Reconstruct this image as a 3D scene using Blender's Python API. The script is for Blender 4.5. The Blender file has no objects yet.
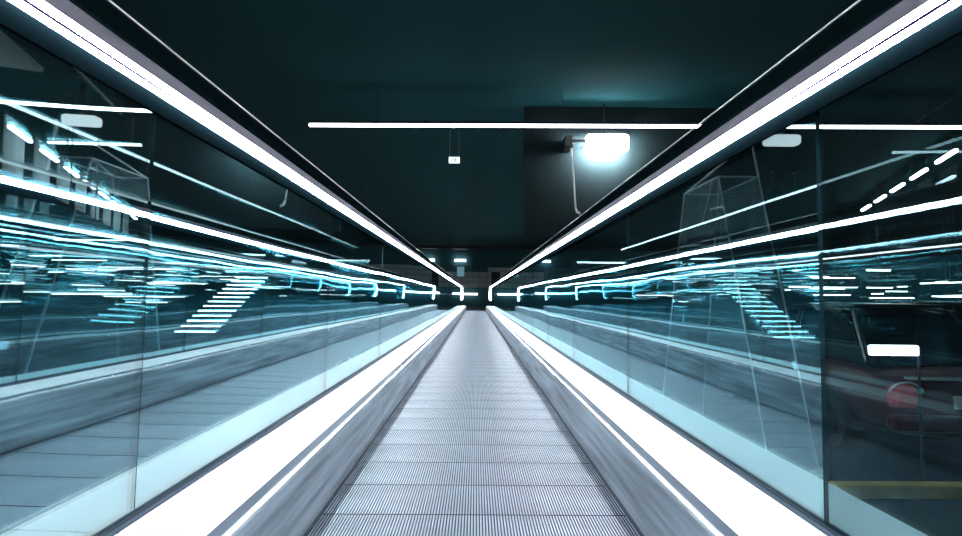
import bpy, bmesh, math, random
from mathutils import Vector, Matrix
random.seed(11)
S = bpy.context.scene
C = S.collection
PI = math.pi

# ------------------------------------------------------------------ render look
S.view_settings.view_transform = 'Standard'
S.view_settings.look = 'None'
S.view_settings.gamma = 1.0
S.view_settings.use_curve_mapping = False
S.view_settings.exposure = 0.0
S.cycles.max_bounces = 14
S.cycles.glossy_bounces = 12
S.cycles.diffuse_bounces = 3
S.cycles.transparent_max_bounces = 64
S.cycles.transmission_bounces = 6
S.cycles.caustics_reflective = False
S.cycles.caustics_refractive = False
S.cycles.sample_clamp_indirect = 30.0
S.cycles.use_denoising = True

W = bpy.data.worlds.new('night')
S.world = W
W.use_nodes = True
W.node_tree.nodes['Background'].inputs[0].default_value = (.0048, .0194, .0242, 1)
W.node_tree.nodes['Background'].inputs[1].default_value = 1.0

# ------------------------------------------------------------------ materials
def base_mat(name):
    m = bpy.data.materials.new(name)
    m.use_nodes = True
    return m, m.node_tree.nodes, m.node_tree.links

def mat(name, col, rough=.5, metal=0., noise=None, bump=None, coat=0., spec=.5):
    """principled; noise=(scale_xyz, amount): brightness mottling; bump=(scale, strength)"""
    m, N, L = base_mat(name)
    b = N['Principled BSDF']
    b.inputs['Base Color'].default_value = (*col, 1)
    b.inputs['Roughness'].default_value = rough
    b.inputs['Metallic'].default_value = metal
    b.inputs['Coat Weight'].default_value = coat
    b.inputs['Specular IOR Level'].default_value = spec
    if noise or bump:
        tc = N.new('ShaderNodeTexCoord')
        mp = N.new('ShaderNodeMapping')
        L.new(tc.outputs['Object'], mp.inputs['Vector'])
        nz = N.new('ShaderNodeTexNoise')
        nz.inputs['Detail'].default_value = 6
        L.new(mp.outputs['Vector'], nz.inputs['Vector'])
        if noise:
            mp.inputs['Scale'].default_value = noise[0]
            nz.inputs['Scale'].default_value = 1
            rp = N.new('ShaderNodeMapRange')
            rp.inputs['From Min'].default_value = .3
            rp.inputs['From Max'].default_value = .7
            rp.inputs['To Min'].default_value = 1 - noise[1]
            rp.inputs['To Max'].default_value = 1 + noise[1]
            L.new(nz.outputs['Fac'], rp.inputs['Value'])
            mx = N.new('ShaderNodeMix')
            mx.data_type = 'RGBA'; mx.blend_type = 'MULTIPLY'
            mx.inputs['Factor'].default_value = 1
            mx.inputs['A'].default_value = (*col, 1)
            L.new(rp.outputs['Result'], mx.inputs['B'])
            L.new(mx.outputs['Result'], b.inputs['Base Color'])
        if bump:
            if not noise:
                mp.inputs['Scale'].default_value = bump[0]
                nz.inputs['Scale'].default_value = 1
            bp = N.new('ShaderNodeBump')
            bp.inputs['Strength'].default_value = bump[1]
            bp.inputs['Distance'].default_value = .01
            L.new(nz.outputs['Fac'], bp.inputs['Height'])
            L.new(bp.outputs['Normal'], b.inputs['Normal'])
    return m

def emit(name, col, strength):
    m, N, L = base_mat(name)
    N.remove(N['Principled BSDF'])
    e = N.new('ShaderNodeEmission')
    e.inputs[0].default_value = (*col, 1)
    e.inputs[1].default_value = strength
    L.new(e.outputs[0], N['Material Output'].inputs['Surface'])
    return m

def glass(name, tint, refl, f0, wave, dust=.001, scale=(1, 1, 1), power=4.2):
    """thin sheet: transparent + mirror by Schlick, slightly wavy, with a little dust"""
    m, N, L = base_mat(name)
    N.remove(N['Principled BSDF'])
    out = N['Material Output']
    tr = N.new('ShaderNodeBsdfTransparent'); tr.inputs[0].default_value = (*tint, 1)
    gl = N.new('ShaderNodeBsdfGlossy'); gl.inputs['Color'].default_value = (*refl, 1)
    gl.inputs['Roughness'].default_value = .0
    geo = N.new('ShaderNodeNewGeometry')
    dot = N.new('ShaderNodeVectorMath'); dot.operation = 'DOT_PRODUCT'
    L.new(geo.outputs['Incoming'], dot.inputs[0]); L.new(geo.outputs['Normal'], dot.inputs[1])
    def mth(op, a, b=None):
        n = N.new('ShaderNodeMath'); n.operation = op
        for i, v in enumerate((a, b)):
            if v is None: continue
            if isinstance(v, (int, float)): n.inputs[i].default_value = v
            else: L.new(v, n.inputs[i])
        return n.outputs[0]
    c = mth('ABSOLUTE', dot.outputs['Value'])
    p = mth('POWER', mth('SUBTRACT', 1, c), power)
    f = mth('ADD', mth('MULTIPLY', p, 1 - f0), f0)
    f = mth('MINIMUM', f, .95)
    tc = N.new('ShaderNodeTexCoord')
    mp = N.new('ShaderNodeMapping'); mp.inputs['Scale'].default_value = scale
    L.new(geo.outputs['Position'], mp.inputs['Vector'])
    nz = N.new('ShaderNodeTexNoise'); nz.inputs['Scale'].default_value = 1.0
    nz.inputs['Detail'].default_value = 1.5
    L.new(mp.outputs['Vector'], nz.inputs['Vector'])
    bp = N.new('ShaderNodeBump'); bp.inputs['Strength'].default_value = 1.0
    bp.inputs['Distance'].default_value = wave
    L.new(nz.outputs['Fac'], bp.inputs['Height'])
    L.new(bp.outputs['Normal'], gl.inputs['Normal'])
    mx = N.new('ShaderNodeMixShader')
    L.new(f, mx.inputs[0]); L.new(tr.outputs[0], mx.inputs[1]); L.new(gl.outputs[0], mx.inputs[2])
    df = N.new('ShaderNodeBsdfDiffuse'); df.inputs[0].default_value = (.7, .85, .9, 1)
    nd = N.new('ShaderNodeTexNoise'); nd.inputs['Scale'].default_value = 9
    nd.inputs['Detail'].default_value = 8
    L.new(geo.outputs['Position'], nd.inputs['Vector'])
    r = N.new('ShaderNodeMapRange')
    r.inputs['From Min'].default_value = .35; r.inputs['From Max'].default_value = .8
    r.inputs['To Min'].default_value = dust * .3; r.inputs['To Max'].default_value = dust * 2
    L.new(nd.outputs['Fac'], r.inputs['Value'])
    m2 = N.new('ShaderNodeMixShader')
    L.new(r.outputs['Result'], m2.inputs[0]); L.new(mx.outputs[0], m2.inputs[1]); L.new(df.outputs[0], m2.inputs[2])
    L.new(m2.outputs[0], out.inputs['Surface'])
    return m

M = {}
M['led'] = emit('led_white', (.92, .94, 1.0), 150)
M['lamp'] = emit('lamp_white', (.88, .97, 1.0), 9)
M['tube'] = emit('tube_white', (.88, .95, 1.0), 1.9)
M['tube_a'] = emit('tube_bright', (.86, .94, 1.0), 4.5)
M['row'] = emit('row_white', (.90, .97, 1.0), 20)
M['bar'] = emit('bar_violet_white', (.95, .92, 1.0), 9)
M['flood'] = emit('flood_white', (1.0, .98, 1.0), 9)
M['glow_src'] = emit('glow_emitter', (1.0, .97, 1.0), 480)  # added emitter, makes the halo behind the box lamp
M['flood_dim'] = emit('flood_second', (1.0, .98, 1.0), 1.15)
M['sign_white'] = emit('sign_face', (.80, 1.0, .98), 1.5)
M['sign_blue'] = emit('sign_blue', (.25, .50, .62), .45)
M['step_light'] = emit('step_light', (.80, .97, 1.0), 16)
M['glass_l'] = glass('balustrade_glass_left', (.80, .94, .96), (.72, .96, 1.0), .45, .0030, scale=(1, .55, 1.6), power=3.0)
M['glass_r'] = glass('balustrade_glass_right', (.80, .94, .96), (.64, .94, 1.0), .18, .0028, scale=(1, .55, 1.6), power=3.4)
M['glass_c'] = glass('balustrade_glass_clear', (.84, .95, .96), (.60, .92, 1.0), .022, .0020, scale=(1, .55, 1.6), power=4.6)
M['kiosk'] = glass('kiosk_reflection_glass', (.84, .90, .92), (.8, .95, 1.0), .07, .001, dust=.09)
M['glass_edge'] = mat('glass_edge', (.008, .035, .045), .3)
M['deck'] = mat('deck_white', (.84, .86, .88), .35, 0, ((3, 1.2, 3), .03))
M['outer_deck'] = mat('deck_outer', (.62, .70, .74), .5, 0, ((4, 1, 4), .08))
M['skirt'] = mat('brushed_steel', (.32, .38, .43), .40, .7, ((14, 1.4, 30), .5))
M['trim'] = mat('aluminium', (.05, .075, .105), .6, 0, spec=.2)
M['edge'] = mat('polished_edge', (.85, .88, .92), .25, .6)
M['gasket'] = mat('gasket', (.012, .03, .05), .5)
M['profile'] = mat('rail_profile', (.14, .14, .17), .6, 0, spec=.2)
M['seam'] = mat('violet_seam', (.012, .008, .05), .9, spec=0)
M['lip'] = mat('dark_lip', (.0007, .0018, .0024), 1.0, spec=0)
M['rubber'] = mat('handrail_rubber', (.002, .006, .007), .8, 0, spec=0)
M['rail_highlight'] = mat('white_highlight', (.85, .88, .9), .25, 0, coat=.6)
M['pallet'] = mat('pallet_aluminium', (.30, .385, .46), .45, .2, ((2.2, 7, 3), .22))
M['pallet_gap_shadow'] = mat('pallet_gap_shadow', (.012, .022, .03), .7)
M['dark'] = mat('dark_cladding', (.004, .013, .016), .7, spec=.1)
M['back'] = mat('back_wall_paint', (.055, .16, .18), .8, spec=.1)
M['floor'] = mat('asphalt', (.0025, .009, .011), .8, 0, ((3, 3, 3), .25), spec=.08)
M['ceil'] = mat('ceiling_paint', (.0072, .052, .060), .9, spec=.1)
M['black'] = mat('black_metal', (.006, .012, .015), .5)
M['grey_panel'] = mat('grey_panel', (.85, .88, .90), .7, 0, ((5, 5, 5), .15))
M['glow_back'] = mat('dark_panel', (.0085, .0170, .0190), .85, spec=.05)  # for the panel added to show the lamp's halo
M['block'] = mat('concrete_block', (.60, .66, .68), .9, 0, ((6, 6, 6), .12))
M['white_metal'] = mat('white_metal', (.75, .78, .82), .4)
M['steel'] = mat('steel_rod', (.45, .50, .54), .35, .8)
M['yellow'] = mat('yellow_paint', (.55, .36, .04), .7, 0, ((6, 6, 6), .3))
M['red_paint'] = mat('red_car_paint', (.06, .002, .005), .35, 0, spec=.25)
M['dark_paint'] = mat('dark_car_paint', (.006, .012, .016), .3, 0, coat=.3)
M['car_glass'] = mat('car_glass', (.003, .006, .008), .25, spec=.12)
M['tyre'] = mat('tyre', (.008, .010, .012), .8)
M['red_lens'] = mat('red_lens', (.6, .02, .04), .2, coat=.8)
M['teal'] = mat('teal_mark', (.02, .30, .30), .5)

# ------------------------------------------------------------------ mesh helpers
class MB:
    def __init__(s):
        s.bm = bmesh.new()
    def box(s, x0, x1, y0, y1, z0, z1, mi=0, rot=0, pivot=None):
        v = [s.bm.verts.new(p) for p in ((x0, y0, z0), (x1, y0, z0), (x1, y1, z0), (x0, y1, z0),
                                         (x0, y0, z1), (x1, y0, z1), (x1, y1, z1), (x0, y1, z1))]
        for f in ((3, 2, 1, 0), (4, 5, 6, 7), (0, 1, 5, 4), (1, 2, 6, 5), (2, 3, 7, 6), (3, 0, 4, 7)):
            s.bm.faces.new([v[i] for i in f]).material_index = mi
        return s
    def prism(s, pts, axis, a0, a1, mi=0):
        """closed 2-D polygon swept along an axis ('x': pts=(y,z), 'y': pts=(x,z), 'z': pts=(x,y))"""
        def P(p, a):
            return {'x': (a, p[0], p[1]), 'y': (p[0], a, p[1]), 'z': (p[0], p[1], a)}[axis]
        A = [s.bm.verts.new(P(p, a0)) for p in pts]
        B = [s.bm.verts.new(P(p, a1)) for p in pts]
        n = len(pts)
        for i in range(n):
            s.bm.faces.new((A[i], A[(i + 1) % n], B[(i + 1) % n], B[i])).material_index = mi
        s.bm.faces.new(A[::-1]).material_index = mi
        s.bm.faces.new(B).material_index = mi
        return s
    def tube(s, pts, r, n=8, mi=0):
        pts = [Vector(p) for p in pts]
        rings = []
        for i, p in enumerate(pts):
            t = (pts[min(i + 1, len(pts) - 1)] - pts[max(i - 1, 0)]).normalized()
            a = Vector((0, 0, 1)) if abs(t.z) < .9 else Vector((1, 0, 0))
            u = t.cross(a).normalized(); w = t.cross(u)
            rings.append([s.bm.verts.new(p + (u * math.cos(2 * PI * k / n) + w * math.sin(2 * PI * k / n)) * r) for k in range(n)])
        for A, B in zip(rings, rings[1:]):
            for k in range(n):
                s.bm.faces.new((A[k], A[(k + 1) % n], B[(k + 1) % n], B[k])).material_index = mi
        s.bm.faces.new(rings[0][::-1]).material_index = mi
        s.bm.faces.new(rings[-1]).material_index = mi
        return s
    def sweep(s, path, prof, mi=0):
        """path: (y, z, ny, nz); prof: closed list of (x, v) with v along the path normal"""
        rings = [[s.bm.verts.new((x, y + ny * v, z + nz * v)) for x, v in prof] for y, z, ny, nz in path]
        n = len(prof)
        for A, B in zip(rings, rings[1:]):
            for k in range(n):
                s.bm.faces.new((A[k], A[(k + 1) % n], B[(k + 1) % n], B[k])).material_index = mi
        s.bm.faces.new(rings[0][::-1]).material_index = mi
        s.bm.faces.new(rings[-1]).material_index = mi
        return s
    def quad(s, *p, mi=0):
        s.bm.faces.new([s.bm.verts.new(q) for q in p]).material_index = mi
        return s
    def build(s, name, mats, parent=None, smooth=False, bevel=0, subsurf=0):
        bmesh.ops.recalc_face_normals(s.bm, faces=s.bm.faces)
        me = bpy.data.meshes.new(name)
        s.bm.to_mesh(me); s.bm.free()
        for m in (mats if isinstance(mats, (list, tuple)) else [mats]):
            me.materials.append(m)
        if smooth:
            for p in me.polygons: p.use_smooth = True
        o = bpy.data.objects.new(name, me)
        C.objects.link(o)
        if parent: o.parent = parent
        if bevel:
            b = o.modifiers.new('bevel', 'BEVEL'); b.width = bevel; b.segments = 2; b.limit_method = 'ANGLE'
        if subsurf:
            b = o.modifiers.new('sub', 'SUBSURF'); b.levels = subsurf; b.render_levels = subsurf
        return o

def tag(o, label, cat, group=None, kind=None):
    o['label'] = label; o['category'] = cat
    if group: o['group'] = group
    if kind: o['kind'] = kind
    return o
def thing(name, label, cat, loc=(0, 0, 0), rz=0, group=None):
    o = bpy.data.objects.new(name, None)
    C.objects.link(o)
    o.location = loc; o.rotation_euler = (0, 0, rz); o.empty_display_size = .1
    return tag(o, label, cat, group)
def structure(o, label=None):
    o['kind'] = 'structure'
    if label: o['label'] = label
    return o
def dup(root, loc, rz=None, label=None, group=None):
    def cp(o, par):
        c = o.copy(); C.objects.link(c)
        if par: c.parent = par
        for ch in o.children: cp(ch, c)
        return c
    kids = list(root.children)
    r = root.copy(); C.objects.link(r)
    r.location = loc
    if rz is not None: r.rotation_euler = (0, 0, rz)
    if label: r['label'] = label
    if group: r['group'] = group
    for ch in kids: cp(ch, r)
    return r

# ------------------------------------------------------------------ camera
F = 550.0
EYE = .706
cam = bpy.data.cameras.new('camera')
co = bpy.data.objects.new('camera', cam)
C.objects.link(co)
cam.sensor_width = 36; cam.lens = F / 962 * 36; cam.clip_start = .02; cam.clip_end = 300
yaw = -math.atan(4.8 / F); pitch = math.atan(28.5 / F); roll = math.radians(.5)
co.matrix_world = Matrix.Translation((-.003, 0, EYE)) @ Matrix.Rotation(yaw, 4, 'Z') @ Matrix.Rotation(PI / 2 + pitch, 4, 'X') @ Matrix.Rotation(roll, 4, 'Z')
S.camera = co

# ------------------------------------------------------------------ the hall
FL = -.80           # hall floor, below the belt
CE = 3.78           # ceiling
structure(MB().box(-32, 32, -6, 46, FL - .1, FL).build('floor', M['floor']), 'dark asphalt floor of the hall')
structure(MB().box(-32, 32, -6, 46, CE, CE + .10).build('ceiling', M['ceil']), 'dark teal ceiling of the hall')

# back wall: dark lower part, grey block band with a dark doorway, dark upper part
YB = 36.0
wb = MB().box(-18, 18, YB, YB + .2, FL, CE).build('wall_back', M['back'])
structure(wb, 'dark end wall with a band of grey blocks')
b = MB()
def blocks(x0, x1, z0, z1, w=.8, h=.36):
    z = z0; r = 0
    while z < z1 - .02:
        zt = min(z + h, z1)
        x = x0 - (w / 2 if r % 2 else 0)
        while x < x1 - .02:
            a, c = max(x, x0), min(x + w, x1)
            if c - a > .03: b.box(a + .012, c - .012, YB - .05, YB, z + .012, zt - .012)
            x += w
        z = zt; r += 1
blocks(-3.0, .75, 1.28, 2.32)
blocks(.75, 1.0, 1.28, 2.62); blocks(1.55, 7.5, 1.28, 2.62); blocks(1.0, 1.55, 2.3, 2.62)
b.build('block_band', M['block'], wb)
MB().box(1.02, 1.53, YB - .03, YB, 1.28, 2.29).build('doorway', M['black'], wb)
structure(MB().box(-18, 18, 33.6, 33.9, CE - .16, CE).build('trim_1', M['black']), 'dark beam across the far ceiling')
structure(MB().box(-2.6, 2.6, 27.6, YB, FL, -.005).build('trim_2', M['dark']), 'dark landing beyond the walkway end')

# ------------------------------------------------------------------ moving walkway
G = .735                 # glass line
HW = .50                 # half belt width
DZ = .228                # deck height
Y0, Y1 = -1.75, 27.2     # balustrade run
NEW = 28.0               # newel
walk = thing('moving_walkway', 'long moving walkway with ribbed metal belt, white decks and glass balustrades running into the distance', 'moving walkway', (0, 0, FL))
wz = -FL                 # parts are written in world height; the empty stands on the hall floor

def W_(mb, name, mats, par=walk, **k):
    o = mb.build(name, mats, par, **k)
    if par is walk: o.location = (0, 0, wz)
    return o

# belt pallets
PIT = .28
pm = MB()
nr = 105
pitch_r = 2 * HW * .985 / nr
for i in range(nr):
    x = -HW * .985 + i * pitch_r
    pm.prism([(x + .0018, -.018), (x + .0024, 0), (x + .0074, 0), (x + .0080, -.018)], 'y', .003, PIT - .004)
pm.bm.normal_update()
bmesh.ops.recalc_face_normals(pm.bm, faces=pm.bm.faces)
for f in pm.bm.faces:
    f.material_index = 0 if f.normal.z > .9 else 1  # ridge sides coloured dark in place of shadow in the grooves
pm.box(-HW * .985, HW * .985, 0, PIT, -.03, -.0175, mi=1)
p0 = W_(pm, 'pallet', [M['pallet'], M['pallet_gap_shadow']])
n_pal = 98
ys = -.42
p0.location = (0, ys, wz)
for i in range(1, n_pal):
    c = p0.copy(); C.objects.link(c); c.parent = walk; c.location = (0, ys + i * PIT, wz)
YE = ys + n_pal * PIT
# comb plate at the far end, body below
W_(MB().box(-HW, HW, YE, YE + .5, -.03, .004), 'comb_plate', M['trim'])
W_(MB().box(-.93, .93, Y0, NEW + .2, FL + .001, -.05), 'truss_body', M['dark'])

# outlines written for the right side, mirrored by sx
def mir(pts, sx): return [(sx * x, z) for x, z in pts]
def sx_box(mb, sx, x0, x1, *r): mb.box(min(sx * x0, sx * x1), max(sx * x0, sx * x1), *r); return mb

RZ = 1.149               # underside of the light strip
RAD = .30
def rail_path():
    P = [(y, RZ, 0, 1) for y in [Y0 + (NEW - .02 - Y0) * k / 100 for k in range(101)]]
    for k in range(19):
        a = PI * k / 18
        P.append((NEW + RAD * math.sin(a), RZ - RAD + RAD * math.cos(a), math.sin(a), math.cos(a)))
    P.append((NEW - .3, RZ - 2 * RAD, 0, -1))
    return P
path = rail_path()

joints = [-1.79 + 1.5 * k for k in range(0, 20)]       # 1.21 is the nearest in view
for sx in (-1, 1):
    sname = 'left' if sx < 0 else 'right'
    tilt = math.radians(.85) if sx < 0 else 0.0        # the left sheets lean in a little at the top
    # skirt: panels 2.4 m long
    y = Y0
    sk = []
    while y < NEW - .05:
        ye = min(y + 2.4, NEW)
        W_(sx_box(MB(), sx, HW + .002, HW + .012, y, ye - .003, .004, .208), 'skirt_panel', M['skirt'])
        y = ye
    # brush gap below, polished nose, grey bevel
    W_(sx_box(MB(), sx, HW - .006, HW + .012, Y0, NEW, -.03, .004), 'skirt_brush', M['gasket'])
    W_(MB().prism(mir([(HW - .001, .207), (HW - .001, .217), (HW + .003, .2215), (HW + .009, .2215), (HW + .012, .207)], sx), 'y', Y0, NEW), 'edge_bead', M['edge'])
    W_(MB().prism(mir([(HW + .009, .200), (HW + .009, .2208), (HW + .034, .2265), (HW + .034, .200)], sx), 'y', Y0, NEW), 'bevel_strip', M['trim'])
    # white deck panels, seams every 3 m
    cuts = [Y0] + [c for c in [1.13 + 3.0 * k for k in range(0, 9)]] + [NEW + .12]
    for a, c in zip(cuts, cuts[1:]):
        W_(sx_box(MB(), sx, HW + .034, G - .022, a + .003, c - .003, .19, DZ), 'deck_panel', M['deck'])
    # outer deck and side cladding
    W_(sx_box(MB(), sx, G + .020, .925, Y0, NEW + .12, .19, DZ - .002), 'outer_deck', M['outer_deck'])
    W_(sx_box(MB(), sx, .90, .925, Y0, NEW + .12, FL + .001, .19), 'side_cladding', M['dark'])
    # clamp channel holding the glass
    ch = MB()
    sx_box(ch, sx, G - .022, G - .010, Y0, NEW + .1, .19, DZ + .004)
    sx_box(ch, sx, G + .010, G + .020, Y0, NEW + .1, .19, DZ + .004)
    W_(ch, 'glass_channel', M['trim'])
    ga = MB()
    sx_box(ga, sx, G - .010, G - .0065, Y0, NEW + .1, .19, DZ + .009)
    sx_box(ga, sx, G + .0065, G + .010, Y0, NEW + .1, .19, DZ + .009)
    W_(ga, 'glass_gasket', M['gasket'])
    # glass sheets
    gx = sx * G
    jn = [j - (.04 if sx > 0 else 0) for j in joints]
    for a, c in zip(jn, jn[1:] + [NEW + RAD - .03]):
        last = c > NEW
        ya, yc = a + .0015, c - .0015
        L_ = yc - ya
        zb, zt = -.035, RZ - DZ + .006
        mb = MB()
        if not last:
            mb.box(-.004, .004, -L_ / 2, L_ / 2, zb, zt)
        else:
            out = [(-L_ / 2, zb), (L_ / 2 - RAD * .6, zb), (L_ / 2 - RAD * .6, zt - 2 * RAD)]
            for k in range(13):
                t = -PI / 2 + PI * k / 12
                out.append((NEW - (ya + yc) / 2 + (RAD - .02) * math.cos(t), zt - RAD + (RAD - .005) * math.sin(t)))
            out.append((-L_ / 2, zt))
            mb.prism(out, 'x', -.004, .004)
        for f in mb.bm.faces:
            f.normal_update()
            f.material_index = 0 if abs(f.normal.x) > .9 else 1
        o = W_(mb, 'glass_panel', [M['glass_l' if sx < 0 else ('glass_c' if a < .5 - 1 or (a < 1 and c < 1.3) else 'glass_r')], M['glass_edge']])
        o.location = (gx, (ya + yc) / 2, DZ + wz)
        dy = random.uniform(-.10, .10); dz = random.uniform(-.06, .06)
        if last: dy = 0
        ta = sx * -tilt if sx > 0 else tilt
        o.rotation_euler = (0, ta + math.radians(dy), math.radians(dz))
    # light strip: upright face and underside, split by a dark seam
    def X(pts): return [(sx * x, v) for x, v in pts]
    W_(MB().sweep(path, X([(.694, .0036), (.694, .019), (.700, .019), (.700, .0036)])), 'light_strip', M['led'])
    W_(MB().sweep(path, X([(.694, -.0019), (.7118, -.0040), (.7118, -.001), (.700, -.0008)])), 'light_strip', M['led'])
    # aluminium guide above and outside the strip
    W_(MB().sweep(path, X([(.700, .004), (.700, .0195), (.6925, .0195), (.690, .046), (.778, .046), (.776, -.012), (.741, -.012), (.741, .003), (.712, .003), (.712, .0), (.701, .0015)])), 'handrail_guide', M['profile'])
    W_(MB().sweep(path, X([(.7125, .001), (.7125, -.044), (.7155, -.046), (.7155, .001)])), 'reflection_blocker', M['lip'])  # dark lip added to hide the strip's reflection in the glass
    W_(MB().sweep(path, X([(.6925, -.0018), (.6925, .0035), (.701, .0035), (.701, -.0018)])), 'strip_seam', M['seam'])
    # black rubber handrail, rounded
    hr = []
    for k in range(13):
        t = PI * k / 12
        ct, st_ = math.cos(t), max(math.sin(t), 0)
        hr.append((.734 + .050 * math.copysign(abs(ct) ** .55, ct), .058 + .046 * st_ ** .55))
    prof = [(.784, .047)] + hr + [(.684, .047)]
    W_(MB().sweep(path, X(prof)), 'handrail', M['rubber'], smooth=True)
    W_(MB().sweep(path, X([(.6900 + .0024 * math.cos(q * PI / 3), .1010 + .0024 * math.sin(q * PI / 3)) for q in range(6)])), 'edge_highlight', M['rail_highlight'], smooth=True)  # pale bead put in as the highlight along the rubber edge

# ------------------------------------------------------------------ luminaires
def lamp_mesh(root, length, w, h, m, along='x', rods=0, ceiling_gap=0, housing=None, rod_mat=None, plate=True, rr=.006):
    """tube lamp centred on the root: diffuser below, housing above, rods to the ceiling"""
    l = length / 2
    def bx(x0, x1, y0, y1, z0, z1):
        mb = MB()
        if along == 'y': mb.box(y0, y1, x0, x1, z0, z1)
        else: mb.box(x0, x1, y0, y1, z0, z1)
        return mb
    bx(-l, l, -w / 2, w / 2, -h / 2, h / 2).build('diffuser', m, root, bevel=min(w, h) * .2)
    bx(-l - .01, l + .01, -w / 2 - .004, w / 2 + .004, h / 2, h / 2 + .03).build('housing', housing or M['black'], root)
    for k in range(rods):
        x = (-l * .8 + 1.6 * l * k / max(rods - 1, 1))
        p = (0, x) if along == 'y' else (x, 0)
        MB().tube([(p[0], p[1], h / 2 + .03), (p[0], p[1], ceiling_gap)], rr, 6).build('rod', rod_mat or M['black'], root)
        if plate: MB().box(p[0] - .05, p[0] + .05, p[1] - .05, p[1] + .05, ceiling_gap - .015, ceiling_gap).build('rod_plate', M['black'], root)

# long cross bar under the ceiling
t = thing('linear_ceiling_lamp', 'very long thin bar lamp crossing high above the walkway', 'ceiling lamp', (2.62, 8.0, 3.245))
lamp_mesh(t, 10.2, .05, .042, M['bar'], 'x', rods=4, ceiling_gap=CE - 3.246, housing=M['black'], rod_mat=M['ceil'], plate=False, rr=.003)
t.rotation_euler = (0, -.0078, 0)

# dark panel added behind the box lamp to catch its glow
structure(MB().box(.75, 4.3, 8.72, 8.82, 1.68, CE).build('glow_panel', M['glow_back']), 'dark panel added behind the bright box lamp to catch its glow')
def box_lamp(x, y, z, w, m, label):
    t = thing('box_lamp', label, 'lamp', (x, y, z))
    h = (.32 if w > .6 else .25) * w / .82
    MB().box(-w / 2, w / 2, -.10, .10, -h / 2, h / 2).build('diffuser', m, t, bevel=.05)
    return t
t = box_lamp(2.01, 8.40, 3.10, .66, M['flood'], 'glaring white box lamp before an added dark panel above the walkway, beside a hanging cable')
MB().box(-.30, .30, .101, .115, -.11, .11).build('glow_light', M['glow_src'], t)  # added to throw a glow onto the panel behind
MB().box(-.33, .33, .10, .215, .118, .132).build('glow_blocker', M['black'], t)  # added to keep the rear emitter's light off the ceiling
for dx in (-.3, .3):
    MB().box(dx - .015, dx + .015, .10, .32, -.015, .015).build('stand_off', M['white_metal'], t)
MB().box(-.015, .015, .19, .22, -.02, CE - 3.101).build('hanger', M['black'], t)
MB().box(-.58, -.33, .02, .06, .02, .06).build('bracket_arm', M['black'], t)
MB().box(-.66, -.54, -.06, .32, -.08, .10).build('junction_box', M['black'], t, bevel=.01)
t2 = box_lamp(4.73, 8.40, 3.17, .54, M['flood_dim'], 'smaller white box lamp seen through the right glass panes')
MB().box(-.04, .04, -.03, .03, .11, CE - 3.171).build('hanger', M['black'], t2)
# cable hanging by the lamp
t = thing('hanging_cable', 'pale cable hanging from a dark box beside the glaring lamp', 'cable', (1.50, 8.28, 2.00))
MB().tube([(-.065, .0, .98), (-.055, 0, .8), (-.03, 0, .5), (-.012, 0, .2), (0, 0, .05)], .013, 8).build('cable', M['white_metal'], t, smooth=True)
MB().tube([(0, 0, .05), (.02, 0, .0), (.065, 0, -.03)], .018, 8).build('plug', M['white_metal'], t, smooth=True)

# hanging sign
sx_, sy_, sz_ = -.425, 10.0, 3.205
t = thing('hanging_sign', 'small white lit sign hung on two wires below the ceiling', 'sign', (sx_, sy_, sz_))
MB().box(-.10, .10, -.025, .025, -.055, .055).build('sign_box', M['sign_white'], t, bevel=.006)
g = MB()
for dx in (-.03, .03):
    g.box(dx - .018, dx + .018, -.028, -.0255, .022, .032)
    g.box(dx - .018, dx + .018, -.028, -.0255, -.034, -.024)
    g.box(dx - .018, dx - .009, -.028, -.0255, -.034, .032)
g.box(.0, .010, -.028, -.0255, -.02, .02); g.box(.022, .048, -.028, -.0255, -.006, .004)
g.build('pictogram', M['teal'], t)
for dx in (-.085, .085):
    MB().tube([(dx, 0, .055), (dx, 0, CE - sz_)], .004, 6).build('wire', M['steel'], t)
t = thing('ceiling_detector', 'tiny pale detector on the ceiling above the hanging sign', 'detector', (-.425, 9.75, CE - .05))
MB().tube([(0, 0, .05), (0, 0, .02)], .05, 16).build('base_ring', M['white_metal'], t, smooth=False)
MB().tube([(0, 0, .02), (0, 0, 0)], .035, 16).build('dome', M['white_metal'], t, smooth=False)

# far end lamps
for i, (px, lab) in enumerate(((-1.05, 'short white lamp on the far wall above the pale blue panel'), (-3.1, 'short white lamp on the far wall beside the left handrail'))):
    t = thing('wall_lamp', lab, 'lamp', (px, YB - .12, 3.05))
    MB().box(-.36, .36, -.05, .05, -.07, .07).build('diffuser', M['bar'], t, bevel=.02)
    MB().box(-.30, .30, .05, .12, -.05, .05).build('housing', M['black'], t)
t = thing('wall_screen', 'pale blue lit panel under the short lamp on the far wall', 'screen', (-1.02, YB - .06, 2.32))
MB().box(-.24, .24, -.03, .0, -.32, .32).build('screen', M['sign_blue'], t)
MB().box(-.27, .27, .0, .06, -.35, .35).build('case', M['black'], t)
for x, l, lab in ((-1.45, 3.1, 'low white bar lamp on the far wall, left of the belt end'), (1.9, 2.0, 'low white bar lamp on the far wall, right of the belt end')):
    t = thing('bar_lamp', lab, 'lamp', (x, YB - .101, .86))
    MB().box(-l / 2, l / 2, -.03, .03, -.05, .05).build('diffuser', M['bar'], t, bevel=.015)
    MB().box(-l / 2, l / 2, .03, .1, -.06, .06).build('housing', M['black'], t)

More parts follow.
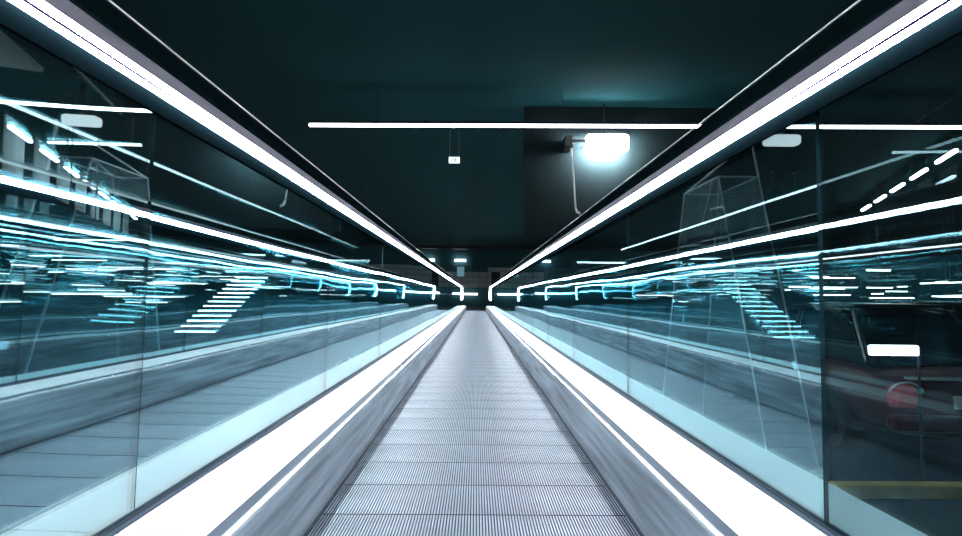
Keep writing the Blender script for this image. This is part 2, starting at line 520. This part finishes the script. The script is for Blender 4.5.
# ---- left hall: long hanging tubes along the walkway, dimmer ones added for streaks
def long_tube(x, z, y0, y1, label, m='tube', w=.05):
    t = thing('long_tube_lamp', label, 'tube lamp', (x, (y0 + y1) / 2, z))
    lamp_mesh(t, y1 - y0, w, w, M[m], 'y', rods=5, ceiling_gap=CE - z - .001)
    return t
long_tube(-7.2, 3.60, 7.7, 33, 'long bright tube lamp close under the ceiling left of the walkway', m='tube_a')
long_tube(-6.3, 2.45, 6.0, 30, 'added long tube lamp hung about a metre lower than the bright one in the left hall', w=.035)
long_tube(-5.7, 1.62, 5.0, 32, 'added long tube lamp hung low in the left hall, second from the floor', w=.035)
long_tube(-5.2, 1.22, 5.0, 30, 'lowest added long tube lamp in the left hall, near eye height', w=.03)
long_tube(12.4, 2.15, 12.0, 33, 'added long tube lamp hung over the car park on the right', w=.045)  # added for a streak line on the right

# hanging short bar crossing the left hall
t = thing('short_bar_lamp', 'short bar lamp hung crosswise with a drop rod in the left hall', 'lamp', (-6.65, 9.5, 3.30), math.radians(4))
lamp_mesh(t, 1.55, .05, .04, M['lamp'], 'x', rods=2, ceiling_gap=CE - 3.301, rod_mat=M['steel'])
for x, lab in ((3.4, 'short bar lamp hung low behind the right glass, near the glass kiosk'), (-3.55, 'short bar lamp hung low behind the far left glass')):
    t = thing('short_bar_lamp', lab, 'lamp', (x, 15.0, 1.66))
    lamp_mesh(t, 1.3, .04, .036, M['lamp'], 'x', rods=2, ceiling_gap=CE - 1.661, rr=.004)
structure(MB().prism([(-5.43, 5.79), (-6.68, 7.12), (-5.95, 7.44)], 'z', CE - .06, CE - .001).build('trim_4', M['grey_panel']), 'grey wedge shaped ceiling piece at the upper left')
# ceiling pipe and grey wedge near the left top
t = tag(MB().tube([(-4.75, 5.3, 3.70), (-5.95, 9.1, 3.70)], .02, 8).build('ceiling_pipe', M['white_metal']), 'thin pale pipe along the ceiling at the upper left', 'pipe')

# ---- angled wall with grey panels and a lamp row
dirv = Vector((-.394, .919, 0)).normalized()
ang = math.atan2(-dirv.x, dirv.y)      # rotation about z so local +y runs along the wall
wl = structure(MB().box(-.16, 0, -2, 15, 2.75, CE - .002).build('wall_left', M['dark']), 'dark angled wall with grey panels high in the left hall')
base = Vector((-7.3, 8.5, 0)) + Vector((-.919, -.394, 0)) * .42
wl.location = base; wl.rotation_euler = (0, 0, ang)
proto = None
for k in range(10):
    yy = -1.9 + 1.52 * k
    if proto is None:
        proto = MB().box(0, .03, 0, .92, 2.80, CE - .01).build('panel', M['grey_panel'], wl)
        proto.location = (0, yy, 0)
    else:
        c = proto.copy(); C.objects.link(c); c.parent = wl; c.location = (0, yy, 0)
proto = None
for k in range(9):
    p = Vector((-7.3, 8.5, 3.30)) + dirv * (-1.0 + 1.52 * k)
    if proto is None:
        proto = thing('row_lamp', 'short tube lamp in the slanting row along the grey panelled wall', 'tube lamp', p, ang, 'row of tube lamps by the panelled wall')
        lamp_mesh(proto, .95, .07, .05, M['row'], 'y', rods=2, ceiling_gap=CE - 3.301)
    else:
        dup(proto, p, ang)

pr = None
da = math.atan2(-2.4, 5.3)
for k in range(5):
    p = Vector((8.95, 10.3, 3.45)) + Vector((.4125, .911, 0)) * 1.62 * k
    if pr is None:
        pr = thing('row_lamp', 'short tube lamp in the slanting row high over the car park', 'tube lamp', p, da, 'row of tube lamps over the car park')
        lamp_mesh(pr, 1.0, .07, .05, M['row'], 'y', rods=2, ceiling_gap=CE - 3.451)
    else:
        dup(pr, p, da)

# ---- lit staircase in the left hall
st = thing('staircase', 'staircase with lit step edges coming down towards the walkway in the left hall', 'staircase', (-10.1, 22, FL))
nst = 13
for k in range(nst):
    z = FL + 2.3 * (k + 1) / nst
    y = 20.0 + .40 * k
    q = MB().box(-.78, .78, 0, .40, 0, z - FL).build('step', M['dark'], st)
    q.location = (0, y - 22, .001)
    MB().box(-.72, .72, -.03, 0, z - FL - .05, z - FL - .005).build('step_light', M['step_light'], q)

# ---- short hanging tube lamps on both sides
def scatter(side, n, xr, yr, zr, lab, group, seed, cross=.65):
    rnd = random.Random(seed)
    protos = {}; placed = []; placed_tries = [0]
    for i in range(n):
        while True:
            x = side * rnd.uniform(*xr); y = rnd.uniform(*yr); z = rnd.uniform(*zr)
            if side < 0 and -12.8 < x < -7.6 and 18.4 < y < 26.8: continue
            if abs(x - 12.4) < 1.6: continue
            if all(abs(x - a) > 2.8 or abs(y - b_) > 2.8 for a, b_, c_ in placed) or (len(placed) > 8 and all(math.hypot(x - a, y - b_) > 1.5 for a, b_, c_ in placed) and rnd.random() < .9) : break
            tries = placed_tries[0] = placed_tries[0] + 1
            if tries > 4000: break
        placed.append((x, y, z))
        kind = ('x' if rnd.random() < cross else 'y', rnd.choice((.6, 1.1, 1.8, 2.6)))
        t = thing('pendant_lamp', lab, 'lamp', (x, y, z), 0, group)
        if kind not in protos:
            lamp_mesh(t, kind[1], .032, .028, M['lamp'], kind[0])
            protos[kind] = list(t.children)
        else:
            for ch in protos[kind]:
                c = ch.copy(); C.objects.link(c); c.parent = t
        MB().tube([(0, 0, .05), (0, 0, CE - z - .001)], .007, 6).build('rod', M['black'], t)
scatter(-1, 60, (7.5, 20), (12, 33), (.3, 2.2), 'one of the short white tube lamps glinting through the left glass', 'short tube lamps in the left hall', 5)
scatter(1, 44, (9, 22), (13, 33), (.75, 2.1), 'one of the short white tube lamps glinting over the car park on the right', 'short tube lamps over the car park', 9)

# ---- tapered reflection on the right, built as a solid glass kiosk
kx, ky = 2.6, 5.7
kt = thing('kiosk_reflection', 'tall tapered reflection with pale edges behind the right glass, built as a glass kiosk', 'glass kiosk', (kx, ky, FL))
B4 = [(2.53, 4.78), (2.95, 4.78), (2.70, 6.60), (2.20, 6.60)]
T4 = [(2.40, 5.40), (2.80, 5.40), (2.82, 6.35), (2.42, 6.35)]
zb, zt = 0.06, 2.72
Bv = [Vector((x - kx, y - ky, zb)) for x, y in B4]; Tv = [Vector((x - kx, y - ky, zt)) for x, y in T4]
for i in range(4):
    j = (i + 1) % 4
    MB().tube([Bv[i], Tv[i]], .008, 6).build('edge_post', M['white_metal'], kt)
    MB().tube([Tv[i], Tv[j]], .009, 6).build('top_rail', M['white_metal'], kt)
    cen = (Bv[i] + Bv[j] + Tv[i] + Tv[j]) / 4
    nrm = ((Bv[j] - Bv[i]).cross(Tv[i] - Bv[i])).normalized() * .004
    mb = MB()
    a = [mb.bm.verts.new(v + nrm) for v in (Bv[i], Bv[j], Tv[j], Tv[i])]
    c = [mb.bm.verts.new(v - nrm) for v in (Bv[i], Bv[j], Tv[j], Tv[i])]
    mb.bm.faces.new(a); mb.bm.faces.new(c[::-1])
    for q in range(4): mb.bm.faces.new((a[q], c[q], c[(q + 1) % 4], a[(q + 1) % 4]))
    mb.build('glass_side', M['kiosk'], kt)
ap = Vector((2.66 - kx, 5.25 - ky, zt + .33))
MB().tube([Tv[1], ap], .012, 6).build('peak_brace', M['white_metal'], kt)
MB().tube([Tv[3], ap], .010, 6).build('peak_brace', M['white_metal'], kt)
MB().tube([Tv[0], Tv[2]], .010, 6).build('top_brace', M['white_metal'], kt)
MB().box(2.14 - kx, 3.01 - kx, 4.72 - ky, 6.66 - ky, 0, .06).build('plinth', M['trim'], kt, bevel=.01)

# ---- cars on the right
def car(name, label, paint, loc, rz, proto=None):
    if proto: 
        r = dup(proto, loc, rz, label); return r
    t = thing(name, label, 'car', loc, rz)
    # length along local y, rear at -y. stations: y, half width, bottom, shoulder height
    Lw = [(-2.15, .70, .36, .62), (-2.08, .80, .26, .80), (-1.7, .86, .22, .90), (-.9, .89, .20, .92), (0, .89, .20, .90),
          (.9, .88, .20, .86), (1.5, .86, .22, .78), (2.0, .78, .26, .66), (2.15, .66, .34, .55)]
    mb = MB(); rings = []
    for y, w, z0, z1 in Lw:
        h = z1 - z0
        pts = [(-w * .92, z0), (-w, z0 + .3 * h), (-w * .99, z0 + .65 * h), (-w * .90, z1 - .03), (-w * .55, z1), (0, z1 + .015),
               (w * .55, z1), (w * .90, z1 - .03), (w * .99, z0 + .65 * h), (w, z0 + .3 * h), (w * .92, z0)]
        rings.append([mb.bm.verts.new((x, y, z)) for x, z in pts])
    for A, Bq in zip(rings, rings[1:]):
        for k in range(11):
            mb.bm.faces.new((A[k], A[(k + 1) % 11], Bq[(k + 1) % 11], Bq[k]))
    mb.bm.faces.new(rings[0][::-1]); mb.bm.faces.new(rings[-1])
    body = mb.build('body', paint, t, smooth=True, subsurf=2)
    # glasshouse
    cb_ = [(-1.75, .74, .88, .90), (-1.15, .72, .88, 1.36), (-.5, .72, .88, 1.45), (.25, .72, .88, 1.42), (1.05, .74, .84, .88)]
    mb = MB(); rings = []
    for y, w, z0, z1 in cb_:
        pts = [(-w, z0), (-w * .80, z1 - .04), (-w * .62, z1), (w * .62, z1), (w * .80, z1 - .04), (w, z0)]
        rings.append([mb.bm.verts.new((x, y, z)) for x, z in pts])
    for A, Bq in zip(rings, rings[1:]):
        for k in range(6):
            mb.bm.faces.new((A[k], A[(k + 1) % 6], Bq[(k + 1) % 6], Bq[k]))
    mb.bm.faces.new(rings[0][::-1]); mb.bm.faces.new(rings[-1])
    mb.build('windows', M['car_glass'], t, smooth=False, bevel=.02)
    rf = MB()
    rf.box(-.46, .46, -1.10, .20, 1.425, 1.465)
    for s in (-1, 1):
        rf.tube([(s * .46, -1.08, 1.40), (s * .72, -1.72, .90)], .03, 6)
        rf.tube([(s * .46, .22, 1.42), (s * .72, 1.02, .88)], .03, 6)
        rf.tube([(s * .60, -.30, 1.43), (s * .735, -.30, .90)], .03, 6)
        rf.tube([(s * .585, -1.1, 1.37), (s * .60, -.5, 1.435), (s * .60, .25, 1.40)], .028, 6)
    rf.build('roof', M['dark_paint'], t, bevel=.012)
    for s in (-1, 1):
        for y in (-1.32, 1.32):
            w_ = MB().tube([(s * .70, y, .315), (s * .90, y, .315)], .315, 24).build('wheel', M['tyre'], t)
            MB().tube([(s * .89, y, .315), (s * .912, y, .315)], .19, 16).build('hub_cap', M['black'], w_)
        tl = MB().box(s * .66 - .13, s * .66 + .13, -2.155, -2.02, .54, .76).build('tail_light', M['red_lens'], t, bevel=.07)
        arc = [(s * .66 + .15 * math.cos(a), -2.162 + .02 * abs(math.cos(a)), .66 + .125 * math.sin(a)) for a in [PI * (.1 + .8 * q / 8) for q in range(9)]]
        MB().tube(arc, .010, 6).build('highlight_arc', M['edge'], tl, smooth=True)  # pale arc standing in for the highlight on the lamp's edge
        MB().box(s * .60 - .14, s * .60 + .14, 2.02, 2.14, .52, .64).build('headlight', M['white_metal'], t, bevel=.02)
        MB().box(s * .93 - .08, s * .93 + .08, .62, .78, .86, .98).build('mirror', paint, t, bevel=.03)
    MB().box(-.80, .80, -2.22, -2.06, .36, .50).build('bumper', paint, t, bevel=.04)
    MB().box(-.62, .62, -2.13, -2.06, .80, .825).build('boot_trim', M['edge'], t, bevel=.005)
    MB().box(-.26, .26, -2.165, -2.12, .56, .67).build('number_plate', M['white_metal'], t)
    return t
c1 = car('car', 'dark red car at the right edge behind the nearest right pane', M['red_paint'], (4.60, 6.95, FL), math.radians(-4))
c2 = car('car', 'black car parked beyond the red one under the hanging lamps', M['dark_paint'], (8.6, 10.6, FL), math.radians(70))
car('car', 'farther black car parked beside the other black one', M['dark_paint'], (11.8, 14.2, FL), math.radians(70), proto=c2)

# kerb, white bar reflection built as a low lit panel on a post
tag(MB().box(2.75, 7.5, 4.22, 4.34, FL, FL + .10).build('kerb', M['yellow'], bevel=.015), 'worn yellow painted kerb on the dark floor at lower right', 'kerb')
t = thing('bollard_reflection', 'white bar reflection beside the dark red car, built as a low light panel on a thin post', 'light', (3.1, 3.95, FL))
t.location = (3.57, 4.45, FL)
MB().box(-.38, .0, -.03, .03, 1.06, 1.14).build('light_panel', M['bar'], t, bevel=.012)
MB().tube([(0.015, 0, 0), (0.015, 0, 1.12)], .010, 8).build('post', M['black'], t)
MB().tube([(0.03, 0, 0), (0.03, 0, .02)], .07, 16).build('base_plate', M['black'], t)
